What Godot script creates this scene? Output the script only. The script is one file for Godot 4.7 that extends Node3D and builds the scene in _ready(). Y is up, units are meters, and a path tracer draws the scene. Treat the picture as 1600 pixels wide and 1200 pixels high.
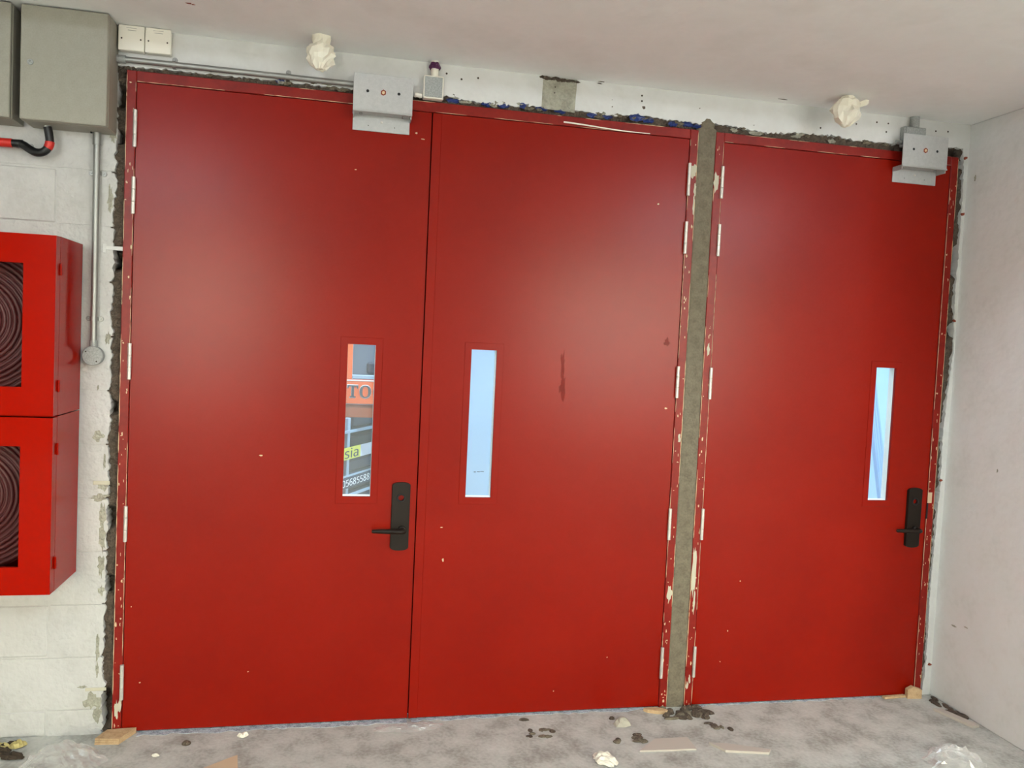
extends Node3D
# Painted red steel fire doors in a half-finished block wall. Metres, y up; the door wall's face is z = 0, the room lies towards +z.

const CEIL := 2.864
const CORNER := 2.386
const HALL := 4.3          # height of the hall behind the camera
const HALL_LAMP := 0.95
const PANEL_FILL := 7.0

# ---------------------------------------------------------------- mesh builder
class MB:
	var v := PackedVector3Array()
	var n := PackedVector3Array()
	func tri(a: Vector3, b: Vector3, c: Vector3, na: Vector3, nb: Vector3, nc: Vector3) -> void:
		if (b - a).cross(c - a).dot(na + nb + nc) > 0.0:      # front faces run clockwise
			v.append_array(PackedVector3Array([a, c, b])); n.append_array(PackedVector3Array([na, nc, nb]))
		else:
			v.append_array(PackedVector3Array([a, b, c])); n.append_array(PackedVector3Array([na, nb, nc]))
	func flat(a: Vector3, b: Vector3, c: Vector3, towards: Vector3) -> void:
		var m := (b - a).cross(c - a).normalized()
		if m.dot(towards) < 0.0: m = -m
		tri(a, b, c, m, m, m)
	func quad(a: Vector3, b: Vector3, c: Vector3, d: Vector3, towards: Vector3) -> void:
		flat(a, b, c, towards); flat(a, c, d, towards)
	func box(c: Vector3, s: Vector3, ch := 0.0) -> MB:
		var h := s * 0.5
		ch = minf(ch, minf(h.x, minf(h.y, h.z)) * 0.98)
		var ax: Array[Vector3] = [Vector3.RIGHT, Vector3.UP, Vector3.BACK]
		for i in 3:
			var j := (i + 1) % 3
			var k := (i + 2) % 3
			for sg in [-1.0, 1.0]:
				var o: Vector3 = c + ax[i] * h[i] * sg
				var p: Vector3 = ax[j] * (h[j] - ch)
				var q: Vector3 = ax[k] * (h[k] - ch)
				quad(o - p - q, o + p - q, o + p + q, o - p + q, ax[i] * sg)
		if ch > 0.0:
			for i in 3:
				var j := (i + 1) % 3
				var k := (i + 2) % 3
				for sj in [-1.0, 1.0]:
					for sk in [-1.0, 1.0]:
						var e: Vector3 = ax[i] * (h[i] - ch)
						var a: Vector3 = c + ax[j] * h[j] * sj + ax[k] * (h[k] - ch) * sk
						var b: Vector3 = c + ax[j] * (h[j] - ch) * sj + ax[k] * h[k] * sk
						quad(a - e, a + e, b + e, b - e, ax[j] * sj + ax[k] * sk)
			for sx in [-1.0, 1.0]:
				for sy in [-1.0, 1.0]:
					for sz in [-1.0, 1.0]:
						var m := Vector3(sx, sy, sz)
						var r: Vector3 = h - Vector3.ONE * ch
						flat(c + m * Vector3(h.x, r.y, r.z), c + m * Vector3(r.x, h.y, r.z), c + m * Vector3(r.x, r.y, h.z), m)
		return self
	func span(x0: float, x1: float, y0: float, y1: float, z0: float, z1: float, ch := 0.0) -> MB:
		return box(Vector3((x0 + x1) * 0.5, (y0 + y1) * 0.5, (z0 + z1) * 0.5), Vector3(x1 - x0, y1 - y0, z1 - z0), ch)
	# outline in x, y pushed out from z0 to z1
	func prism(poly: PackedVector2Array, z0: float, z1: float, xf := Transform3D.IDENTITY) -> MB:
		var ix := Geometry2D.triangulate_polygon(poly)
		for i in range(0, ix.size(), 3):
			for z in [z0, z1]:
				var q: Array[Vector3] = []
				for k in 3:
					var p := poly[ix[i + k]]
					q.append(xf * Vector3(p.x, p.y, z))
				flat(q[0], q[1], q[2], xf.basis * Vector3(0, 0, 1.0 if z == z1 else -1.0))
		var cw := Geometry2D.is_polygon_clockwise(poly)
		for i in poly.size():
			var a := poly[i]
			var b := poly[(i + 1) % poly.size()]
			var e := b - a
			if e.length() < 1e-6: continue
			var o := Vector2(e.y, -e.x) * (1.0 if not cw else -1.0)
			quad(xf * Vector3(a.x, a.y, z0), xf * Vector3(b.x, b.y, z0), xf * Vector3(b.x, b.y, z1), xf * Vector3(a.x, a.y, z1), xf.basis * Vector3(o.x, o.y, 0))
		return self
	# radius r (or one radius per point) along a path
	func tube(path: PackedVector3Array, r: Variant, seg := 12, caps := true, squash := 1.0) -> MB:
		var up := Vector3.UP
		var rings: Array = []
		var prev := Vector3.ZERO
		for i in path.size():
			var t := (path[mini(i + 1, path.size() - 1)] - path[maxi(i - 1, 0)]).normalized()
			if prev == Vector3.ZERO:
				up = Vector3.UP if absf(t.y) < 0.9 else Vector3.RIGHT
			var s := t.cross(up).normalized()
			up = s.cross(t).normalized()
			prev = t
			var ring: Array = []
			var rr: float = r[i] if r is Array else r
			for k in seg:
				var a := TAU * k / seg
				var d := s * cos(a) + up * sin(a) * squash
				ring.append([path[i] + d * rr, (s * cos(a) + up * sin(a) / squash).normalized()])
			rings.append(ring)
		for i in path.size() - 1:
			for k in seg:
				var a = rings[i][k]; var b = rings[i][(k + 1) % seg]
				var c = rings[i + 1][(k + 1) % seg]; var d = rings[i + 1][k]
				tri(a[0], b[0], c[0], a[1], b[1], c[1]); tri(a[0], c[0], d[0], a[1], c[1], d[1])
		if caps:
			for e in [[0, 1], [path.size() - 1, path.size() - 2]]:
				var m := (path[e[0]] - path[e[1]]).normalized()
				for k in seg:
					tri(path[e[0]], rings[e[0]][k][0], rings[e[0]][(k + 1) % seg][0], m, m, m)
		return self
	# profile of (radius, height) turned about local y
	func lathe(prof: PackedVector2Array, seg: int, xf := Transform3D.IDENTITY) -> MB:
		for i in prof.size() - 1:
			var e := prof[i + 1] - prof[i]
			if e.length() < 1e-7: continue
			var m := Vector2(e.y, -e.x).normalized()
			for k in seg:
				var a0 := TAU * k / seg
				var a1 := TAU * (k + 1) / seg
				var p := func(q: Vector2, a: float) -> Vector3: return xf * Vector3(q.x * cos(a), q.y, q.x * sin(a))
				var nn := func(a: float) -> Vector3: return (xf.basis * Vector3(m.x * cos(a), m.y, m.x * sin(a))).normalized()
				var n0: Vector3 = nn.call(a0)
				var n1: Vector3 = nn.call(a1)
				if prof[i].x > 1e-6: tri(p.call(prof[i], a0), p.call(prof[i], a1), p.call(prof[i + 1], a1), n0, n1, n1)
				if prof[i + 1].x > 1e-6: tri(p.call(prof[i], a0), p.call(prof[i + 1], a1), p.call(prof[i + 1], a0), n0, n1, n0)
		return self
	# a grid of points pts[j][i]; smooth or faceted
	func sheet(pts: Array, towards: Vector3, smooth := true) -> MB:
		var rows := pts.size()
		var cols: int = pts[0].size()
		var ns: Array = []
		for j in rows:
			var row: Array = []
			for i in cols:
				var du: Vector3 = pts[j][mini(i + 1, cols - 1)] - pts[j][maxi(i - 1, 0)]
				var dv: Vector3 = pts[mini(j + 1, rows - 1)][i] - pts[maxi(j - 1, 0)][i]
				var m := du.cross(dv).normalized()
				if m.dot(towards) < 0.0: m = -m
				row.append(m)
			ns.append(row)
		for j in rows - 1:
			for i in cols - 1:
				var a: Vector3 = pts[j][i]; var b: Vector3 = pts[j][i + 1]; var c: Vector3 = pts[j + 1][i + 1]; var d: Vector3 = pts[j + 1][i]
				if smooth:
					tri(a, b, c, ns[j][i], ns[j][i + 1], ns[j + 1][i + 1]); tri(a, c, d, ns[j][i], ns[j + 1][i + 1], ns[j + 1][i])
				else:
					quad(a, b, c, d, ns[j][i])
		return self
	func mesh() -> ArrayMesh:
		var arr := []
		arr.resize(Mesh.ARRAY_MAX)
		arr[Mesh.ARRAY_VERTEX] = v
		arr[Mesh.ARRAY_NORMAL] = n
		var m := ArrayMesh.new()
		m.add_surface_from_arrays(Mesh.PRIMITIVE_TRIANGLES, arr)
		return m

# ---------------------------------------------------------------- nodes
var taken := {}
var M := {}
var nz := FastNoiseLite.new()

func numbered(called: String) -> String:
	if not taken.has(called):
		taken[called] = 0
		return called
	taken[called] += 1
	return "%s_%03d" % [called, taken[called]]

func obj(called: String, b: MB, m: Material, parent: Node3D = self) -> MeshInstance3D:
	return inst(called, b.mesh(), m, parent)

func inst(called: String, mesh: Mesh, m: Material, parent: Node3D = self) -> MeshInstance3D:
	var o := MeshInstance3D.new()
	o.name = numbered(called) if parent == self else called
	o.mesh = mesh
	o.material_override = m
	o.cast_shadow = GeometryInstance3D.SHADOW_CASTING_SETTING_ON
	parent.add_child(o, true)
	return o

func thing(called: String, label: String, category: String, at := Vector3.ZERO, group := "") -> Node3D:
	var o := Node3D.new()
	o.name = numbered(called)
	add_child(o)
	o.position = at
	return tag(o, label, category, group)

func tag(o: Node3D, label: String, category: String, group := "") -> Node3D:
	o.set_meta("label", label)
	o.set_meta("category", category)
	if group: o.set_meta("group", group)
	return o

func structure(called: String, label: String, category: String) -> Node3D:
	var o := thing(called, label, category)
	o.set_meta("kind", "structure")
	return o

# ---------------------------------------------------------------- materials
func noise(seed_: int, freq: float, oct := 4, kind := FastNoiseLite.TYPE_SIMPLEX_SMOOTH) -> FastNoiseLite:
	var f := FastNoiseLite.new()
	f.seed = seed_
	f.noise_type = kind
	f.frequency = freq
	f.fractal_octaves = oct
	return f

# coarse and fine noise mixed, mapped through colour stops [[at, colour], ...]
func colour_tex(seed_: int, coarse: float, fine: float, share: float, stops: Array, size := 512) -> ImageTexture:
	var a := noise(seed_, coarse, 4).get_seamless_image(size, size)
	var b := noise(seed_ + 7, fine, 3).get_seamless_image(size, size)
	var g := Gradient.new()
	g.offsets = PackedFloat32Array(stops.map(func(s): return s[0]))
	g.colors = PackedColorArray(stops.map(func(s): return s[1]))
	var lut: PackedColorArray = []
	for i in 256: lut.append(g.sample(i / 255.0))
	var da := a.get_data()
	var db := b.get_data()
	var out := PackedByteArray()
	out.resize(size * size * 3)
	for i in size * size:
		var c := lut[clampi(int(da[i] * (1.0 - share) + db[i] * share), 0, 255)]
		out[i * 3] = int(c.r * 255); out[i * 3 + 1] = int(c.g * 255); out[i * 3 + 2] = int(c.b * 255)
	return ImageTexture.create_from_image(Image.create_from_data(size, size, false, Image.FORMAT_RGB8, out))

func relief_tex(seed_: int, freq: float, strength: float, oct := 4, size := 512) -> ImageTexture:
	var a := noise(seed_, freq, oct).get_seamless_image(size, size)
	a.convert(Image.FORMAT_RGBA8)
	a.bump_map_to_normal_map(strength)
	return ImageTexture.create_from_image(a)

func plain(c: Color, rough := 0.6, metal := 0.0) -> StandardMaterial3D:
	var m := StandardMaterial3D.new()
	m.albedo_color = c
	m.roughness = rough
	m.metallic = metal
	return m

func textured(tex: Texture2D, rough: float, scale_: float, normal: Texture2D = null, metal := 0.0, depth := 1.0) -> StandardMaterial3D:
	var m := plain(Color.WHITE, rough, metal)
	m.albedo_texture = tex
	m.uv1_triplanar = true
	m.uv1_world_triplanar = true
	m.uv1_scale = Vector3.ONE * scale_
	if normal:
		m.normal_enabled = true
		m.normal_texture = normal
		m.normal_scale = depth
	return m

func make_materials() -> void:
	var c := func(r: float, g: float, b: float) -> Color: return Color(r, g, b)
	var soft := relief_tex(3, 0.02, 6.0)
	var grit := relief_tex(5, 0.09, 8.0)
	M.block_paint = textured(colour_tex(11, 0.008, 0.06, 0.3, [[0.0, c.call(.68, .675, .66)], [0.45, c.call(.735, .73, .72)], [0.8, c.call(.755, .75, .74)], [1.0, c.call(.71, .705, .69)]]), 0.75, 0.9, grit, 0.0, 0.15)
	M.wall_paint = textured(colour_tex(12, 0.006, 0.05, 0.25, [[0.0, c.call(.75, .75, .735)], [0.5, c.call(.80, .80, .79)], [1.0, c.call(.775, .77, .755)]]), 0.7, 0.8, soft, 0.0, 0.15)
	M.side_plaster = textured(colour_tex(13, 0.01, 0.07, 0.35, [[0.0, c.call(.81, .81, .795)], [0.4, c.call(.85, .85, .84)], [0.7, c.call(.86, .86, .855)], [1.0, c.call(.825, .825, .81)]]), 0.7, 0.7, soft, 0.0, 0.18)
	M.ceiling = textured(colour_tex(14, 0.006, 0.05, 0.2, [[0.0, c.call(.90, .90, .89)], [0.5, c.call(.935, .935, .93)], [1.0, c.call(.915, .915, .905)]]), 0.8, 0.6, soft, 0.0, 0.08)
	M.floor = textured(colour_tex(15, 0.007, 0.06, 0.33, [[0.0, c.call(.52, .505, .47)], [0.35, c.call(.64, .635, .605)], [0.5, c.call(.70, .70, .67)], [0.66, c.call(.73, .73, .70)], [1.0, c.call(.79, .785, .76)]], 1024), 0.8, 0.75, grit, 0.0, 0.08)
	M.mortar = textured(colour_tex(16, 0.02, 0.09, 0.45, [[0.0, c.call(.34, .31, .255)], [0.5, c.call(.43, .395, .33)], [1.0, c.call(.50, .465, .395)]]), 0.9, 1.6, grit, 0.0, 0.35)
	M.mortar_dark = textured(colour_tex(17, 0.02, 0.09, 0.5, [[0.0, c.call(.20, .17, .145)], [0.5, c.call(.33, .285, .24)], [1.0, c.call(.46, .40, .34)]]), 0.95, 2.0, grit, 0.0, 1.0)
	M.bare_concrete = textured(colour_tex(18, 0.015, 0.08, 0.4, [[0.0, c.call(.50, .49, .44)], [0.5, c.call(.62, .61, .55)], [1.0, c.call(.70, .69, .63)]]), 0.9, 1.5, grit, 0.0, 0.6)
	M.door_red = textured(colour_tex(19, 0.005, 0.05, 0.2, [[0.0, c.call(.49, .06, .012)], [0.5, c.call(.515, .07, .015)], [1.0, c.call(.535, .08, .02)]]), 0.27, 0.5, null)
	M.door_red.metallic_specular = 0.3
	M.frame_red = textured(colour_tex(20, 0.012, 0.06, 0.4, [[0.0, c.call(.42, .06, .03)], [0.5, c.call(.49, .08, .04)], [1.0, c.call(.54, .12, .075)]]), 0.36, 1.2)
	M.frame_red.metallic_specular = 0.35
	M.cabinet_red = plain(c.call(.60, .05, .0), 0.12)
	M.cabinet_red.metallic_specular = 0.22
	M.steel = textured(colour_tex(21, 0.03, 0.1, 0.4, [[0.0, c.call(.66, .66, .655)], [0.5, c.call(.69, .69, .685)], [1.0, c.call(.72, .72, .715)]]), 0.5, 2.5, null, 0.35)
	M.conduit = plain(c.call(.58, .58, .565), 0.42, 0.7)
	M.cast = textured(colour_tex(22, 0.05, 0.12, 0.5, [[0.0, c.call(.48, .49, .48)], [0.5, c.call(.60, .61, .60)], [1.0, c.call(.72, .73, .72)]]), 0.6, 4.0, null, 0.3)
	M.enclosure = textured(colour_tex(23, 0.02, 0.12, 0.6, [[0.0, c.call(.54, .525, .475)], [0.5, c.call(.57, .555, .505)], [1.0, c.call(.595, .58, .53)]]), 0.5, 2.0)
	M.white_plastic = plain(c.call(.88, .86, .81), 0.4)
	M.print = plain(c.call(.58, .57, .54), 0.6)
	M.black_pipe = plain(c.call(.045, .045, .05), 0.4)
	M.red_band = plain(c.call(.75, .13, .08), 0.5)
	M.bronze = plain(c.call(.115, .085, .065), 0.45, 0.0)
	M.bronze.metallic_specular = 0.3
	M.black = plain(c.call(.03, .03, .03), 0.7)
	M.hinge = plain(c.call(.80, .78, .745), 0.38, 0.45)
	M.primer = plain(c.call(.80, .70, .56), 0.8)
	M.primer_grey = plain(c.call(.72, .70, .62), 0.8)
	M.blue_film = plain(c.call(.14, .21, .44), 0.35)
	M.blue_dust = textured(colour_tex(24, 0.03, 0.1, 0.5, [[0.0, c.call(.34, .37, .40)], [0.42, c.call(.56, .60, .63)], [0.55, c.call(.68, .72, .75)], [1.0, c.call(.84, .87, .88)]]), 0.6, 2.2)
	M.paper = plain(c.call(.90, .88, .81), 0.8)
	M.purple = plain(c.call(.30, .07, .26), 0.5)
	M.wood = textured(colour_tex(25, 0.02, 0.1, 0.4, [[0.0, c.call(.60, .48, .34)], [0.5, c.call(.74, .62, .47)], [1.0, c.call(.80, .70, .56)]]), 0.8, 3.0)
	M.card = plain(c.call(.78, .68, .56), 0.8)
	M.shard = plain(c.call(.72, .685, .64), 0.85)
	M.stone = plain(c.call(.66, .64, .58), 0.9)
	M.hose = plain(c.call(.30, .08, .08), 0.5)
	M.dark_inside = plain(c.call(.26, .05, .045), 0.6)
	M.rust = plain(c.call(.50, .22, .13), 0.8)
	M.brown = plain(c.call(.22, .17, .11), 0.8)
	M.straw = plain(c.call(.74, .68, .44), 0.8)
	M.plastic = plain(Color(.88, .87, .86, .22), 0.18)
	M.plastic.transparency = BaseMaterial3D.TRANSPARENCY_ALPHA
	M.glass = plain(Color(.93, .97, .97, .06), 0.03)
	M.glass.transparency = BaseMaterial3D.TRANSPARENCY_ALPHA
	M.channel = plain(c.call(.86, .87, .85), 0.5)
	M.passage = plain(c.call(.76, .87, .95), 0.8)
	M.passage_blue = plain(c.call(.62, .74, .88), 0.6)
	M.orange = plain(c.call(.97, .42, .16), 0.5)
	M.orange_dark = plain(c.call(.66, .33, .17), 0.5)
	M.letter = plain(c.call(.24, .26, .29), 0.5)
	M.white_flat = plain(c.call(.93, .93, .93), 0.5)
	M.navy = plain(c.call(.05, .07, .19), 0.5)
	M.grey_blue = plain(c.call(.34, .39, .45), 0.5)
	M.rail = plain(c.call(.62, .70, .76), 0.4)
	M.yellow = plain(c.call(.87, .86, .27), 0.5)
	M.hall_lamp = plain(c.call(.95, .95, .93), 0.5)
	M.hall_lamp.emission_enabled = true
	M.hall_lamp.emission = Color(.89, .95, 1.0)
	M.hall_lamp.emission_energy_multiplier = 1.5
	M.tube_lamp = plain(c.call(.9, .95, 1.0), 0.5)
	M.tube_lamp.emission_enabled = true
	M.tube_lamp.emission = Color(.80, .92, 1.0)
	M.tube_lamp.emission_energy_multiplier = 2.0

# ---------------------------------------------------------------- shapes
func rng(s: int) -> RandomNumberGenerator:
	var r := RandomNumberGenerator.new()
	r.seed = s
	return r

# an uneven closed outline
func blob(cx: float, cy: float, rx: float, ry: float, s: int, count := 14, rough := 0.35) -> PackedVector2Array:
	var r := rng(s)
	var out := PackedVector2Array()
	for i in count:
		var a := TAU * i / count
		var k := 1.0 + r.randf_range(-rough, rough)
		out.append(Vector2(cx + cos(a) * rx * k, cy + sin(a) * ry * k))
	return out

# a rough vertical fill x0..x1, y0..y1 whose face lies at z
func rough_fill(x0: float, x1: float, y0: float, y1: float, z: float, amp: float, step: float, s: int, pits := []) -> MB:
	var f := noise(s, 14.0, 4)
	var nx := maxi(int((x1 - x0) / step), 2)
	var ny := maxi(int((y1 - y0) / step), 2)
	var pts: Array = []
	for j in ny + 1:
		var row: Array = []
		for i in nx + 1:
			var x := lerpf(x0, x1, float(i) / nx)
			var y := lerpf(y0, y1, float(j) / ny)
			var d := f.get_noise_2d(x, y) * amp * 2.0
			for p in pits:                                       # [x, y, rx, ry, depth]
				var k := 1.0 - Vector2((x - p[0]) / p[2], (y - p[1]) / p[3]).length()
				if k > 0.0: d -= p[4] * minf(k * 2.5, 1.0)
			row.append(Vector3(x, y, z + d))
		pts.append(row)
	return MB.new().sheet(pts, Vector3.BACK)

# a crumpled lump: profile (radius, height) turned about y with folds
func crumple(prof: Array, seg: int, fold: float, s: int, xf := Transform3D.IDENTITY, smooth := false) -> MB:
	var f := noise(s, 9.0, 3)
	var pts: Array = []
	for p in prof:
		var row: Array = []
		for k in seg + 1:
			var a := TAU * (k % seg) / seg
			var r: float = p[0] * (1.0 + fold * f.get_noise_3d(cos(a) * 0.17, sin(a) * 0.17, p[1] * 2.5))
			row.append(xf * Vector3(cos(a) * r, p[1] + fold * 0.02 * f.get_noise_2d(a, p[1] * 9.0), sin(a) * r))
		pts.append(row)
	var b := MB.new()
	var mid: Vector3 = xf * Vector3(0, (prof[0][1] + prof[-1][1]) * 0.5, 0)
	for j in pts.size() - 1:
		for i in seg:
			var a: Vector3 = pts[j][i]; var c: Vector3 = pts[j + 1][i + 1]
			b.quad(a, pts[j][i + 1], c, pts[j + 1][i], (a + c) * 0.5 - mid)
	return b

func text_mesh(t: String, size: float, depth := 0.002, serif := false) -> TextMesh:
	var f := SystemFont.new()
	f.font_names = PackedStringArray(["Droid Serif" if serif else "Droid Sans"])
	f.font_weight = 700 if serif else 400
	var m := TextMesh.new()
	m.font = f
	m.text = t
	m.font_size = 64
	m.pixel_size = size / 64.0
	m.depth = depth
	m.curve_step = 2.0
	return m

# ---------------------------------------------------------------- the scene
func _ready() -> void:
	# camera
	var cam := Camera3D.new()
	cam.name = "camera"
	add_child(cam)
	var yaw := -0.20821
	var pitch := -0.04913
	var roll := 0.04657
	cam.transform = Transform3D(Basis(Vector3.UP, yaw) * Basis(Vector3.RIGHT, pitch) * Basis(Vector3.BACK, roll), Vector3(-0.62605, 1.68727, 3.6175))
	cam.fov = rad_to_deg(2.0 * atan(600.0 / 1300.0))
	cam.current = true
	# sky: an even bright overcast, seen only through the openings behind the camera
	var sky_mat := ProceduralSkyMaterial.new()
	sky_mat.sky_top_color = Color(.925, .912, .81)
	sky_mat.sky_horizon_color = Color(.95, .938, .84)
	sky_mat.ground_horizon_color = Color(.66, .65, .63)
	sky_mat.ground_bottom_color = Color(.62, .61, .59)
	sky_mat.sky_energy_multiplier = 1.0
	sky_mat.ground_energy_multiplier = 1.0
	var sky := Sky.new()
	sky.sky_material = sky_mat
	var env := Environment.new()
	env.background_mode = Environment.BG_SKY
	env.sky = sky
	env.background_energy_multiplier = 29.0
	env.ambient_light_source = Environment.AMBIENT_SOURCE_DISABLED
	env.tonemap_mode = Environment.TONE_MAPPER_LINEAR
	env.tonemap_exposure = 1.08
	env.sdfgi_enabled = true
	env.ssao_enabled = true
	env.ssil_enabled = true
	var we := WorldEnvironment.new()
	we.name = "environment"
	we.environment = env
	add_child(we)

	make_materials()
	nz.seed = 4
	nz.frequency = 1.0
	build_shell()
	build_door_wall()
	build_doors()
	build_passage()
	build_fittings()
	build_debris()

# ---------------------------------------------------------------- room
func build_shell() -> void:
	var fl := structure("floor", "bare grey concrete floor with stains and cement splashes", "floor")
	obj("slab", MB.new().span(-6.2, 8.2, -0.15, 0.0, -4.2, 9.2), M.floor, fl)
	var ce := structure("ceiling", "smooth off-white concrete ceiling soffit above the red doors", "ceiling")
	obj("soffit", MB.new().span(-6.2, CORNER + 0.2, CEIL, CEIL + 0.2, -4.2, 1.36, 0.004), M.ceiling, ce)
	obj("passage_soffit", MB.new().span(CORNER + 0.2, 8.2, CEIL, CEIL + 0.2, -4.2, 1.3), M.ceiling, ce)
	obj("drop_face", MB.new().span(-6.2, CORNER + 0.2, CEIL + 0.2, HALL, 1.16, 1.36), M.ceiling, ce)
	obj("hall_slab", MB.new().span(-6.2, 8.2, HALL, HALL + 0.2, 1.16, 9.2), M.ceiling, ce)
	for p in [[-1.199, .346, .010, .006, M.rust, 31], [-1.185, .338, .006, .004, M.rust, 32], [1.332, .057, .022, .004, M.brown, 33], [.477, .012, .014, .004, M.mortar_dark, 34]]:
		obj("ceiling_speck", MB.new().prism(blob(p[0], p[1], p[2], p[3], p[5], 9, .4), -0.0012, 0.0, Transform3D(Basis(Vector3.RIGHT, Vector3.BACK, Vector3.UP), Vector3(0, CEIL, 0))), p[4], ce)
	var rw := structure("wall_right", "plain pale plastered wall meeting the door wall at a corner", "wall")
	obj("plaster", MB.new().span(CORNER, CORNER + 0.2, 0, CEIL, -0.1, 1.36, 0.004), M.side_plaster, rw)
	obj("return_face", MB.new().span(CORNER + 0.2, 8.2, 0, HALL, 1.16, 1.36), M.side_plaster, rw)
	for p in [[2.596, .055, .010, .022, 1], [.40, .13, .030, .007, 2], [.42, .21, .020, .005, 3], [1.2, .33, .006, .012, 5]]:
		obj("scuff", MB.new().prism(blob(p[1], p[0], p[2] * 0.6, p[3] * 0.6, p[4]), 0.0, 0.0012, Transform3D(Basis(Vector3.UP, -PI / 2), Vector3(CORNER, 0, 0))), M.bare_concrete, rw)
	var lw := structure("wall_left", "painted wall closing the far side of the room", "wall")
	obj("paint", MB.new().span(-6.2, -6.0, 0, HALL, 0, 9.2), M.wall_paint, lw)
	# the wall behind the camera with its two wide openings to the daylight
	var fw := structure("wall_front", "painted wall with wide daylight openings facing the red doors", "wall")
	for p in [[-6.2, -3.7, 0, HALL], [-3.7, -1.7, 0, 0.8], [-3.7, -1.7, 2.85, HALL], [-1.7, 2.5, 0, HALL], [2.5, 5.5, 0, 0.8], [2.5, 5.5, 2.85, HALL], [5.5, 8.2, 0, HALL]]:
		obj("wall_pier" if p[3] == HALL and p[2] == 0 else ("parapet" if p[2] == 0 else "header"), MB.new().span(p[0], p[1], p[2], p[3], 9.0, 9.2), M.wall_paint, fw)
	var ew := structure("wall_side", "painted wall closing the open side of the room", "wall")
	obj("paint", MB.new().span(8.0, 8.2, 0, HALL, 1.36, 9.2), M.wall_paint, ew)
	# bare tube battens hung on rods from the high slab, behind the camera
	for x in [-2.4, 3.1]:
		var t := thing("batten_light", "white hanging batten light behind the viewer, %s" % ("beyond the hose cabinets" if x < 0 else "beyond the corner wall"), "light", Vector3(x, HALL, 4.6), "hall batten lights")
		for sx in [-.5, .5]:
			obj("rod", MB.new().tube(PackedVector3Array([Vector3(sx, 0, 0), Vector3(sx, -1.12, 0)]), .006, 8), M.conduit, t)
		obj("housing", MB.new().box(Vector3(0, -1.14, 0), Vector3(1.5, .05, .10), .006), M.white_plastic, t)
		obj("tube_lamp", MB.new().tube(PackedVector3Array([Vector3(-.7, -1.19, 0), Vector3(.7, -1.19, 0)]), .016, 12), M.hall_lamp, t)
		for sx in [-.5, 0.0, .5]:
			var al := OmniLight3D.new()
			al.name = "lamp"
			al.light_color = Color(.89, .95, 1.0)
			al.light_energy = HALL_LAMP
			al.light_size = 0.05
			al.omni_range = 25.0
			al.omni_attenuation = 2.0
			al.shadow_enabled = true
			t.add_child(al, true)
			al.position = Vector3(sx, -1.27, 0)

	# unseen fill panel, added above the camera to brighten the floor
	var pl := thing("fill_panel", "flat white fill panel added on the high slab above the viewer", "light", Vector3(0.9, HALL, 2.9))
	obj("housing", MB.new().box(Vector3(0, -.03, 0), Vector3(2.3, .06, .75), .006), M.white_plastic, pl)
	obj("fill_diffuser", MB.new().box(Vector3(0, -.068, 0), Vector3(2.2, .016, .66), .004), M.hall_lamp, pl)
	var pa := AreaLight3D.new()
	pa.name = "lamp"
	pa.area_size = Vector2(2.2, .66)
	pa.light_color = Color(.89, .95, 1.0)
	pa.light_energy = PANEL_FILL
	pa.area_range = 25.0
	pa.shadow_enabled = true
	pl.add_child(pa)
	pa.position = Vector3(0, -.085, 0)
	pa.rotation = Vector3(-PI / 2, 0, 0)

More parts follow.
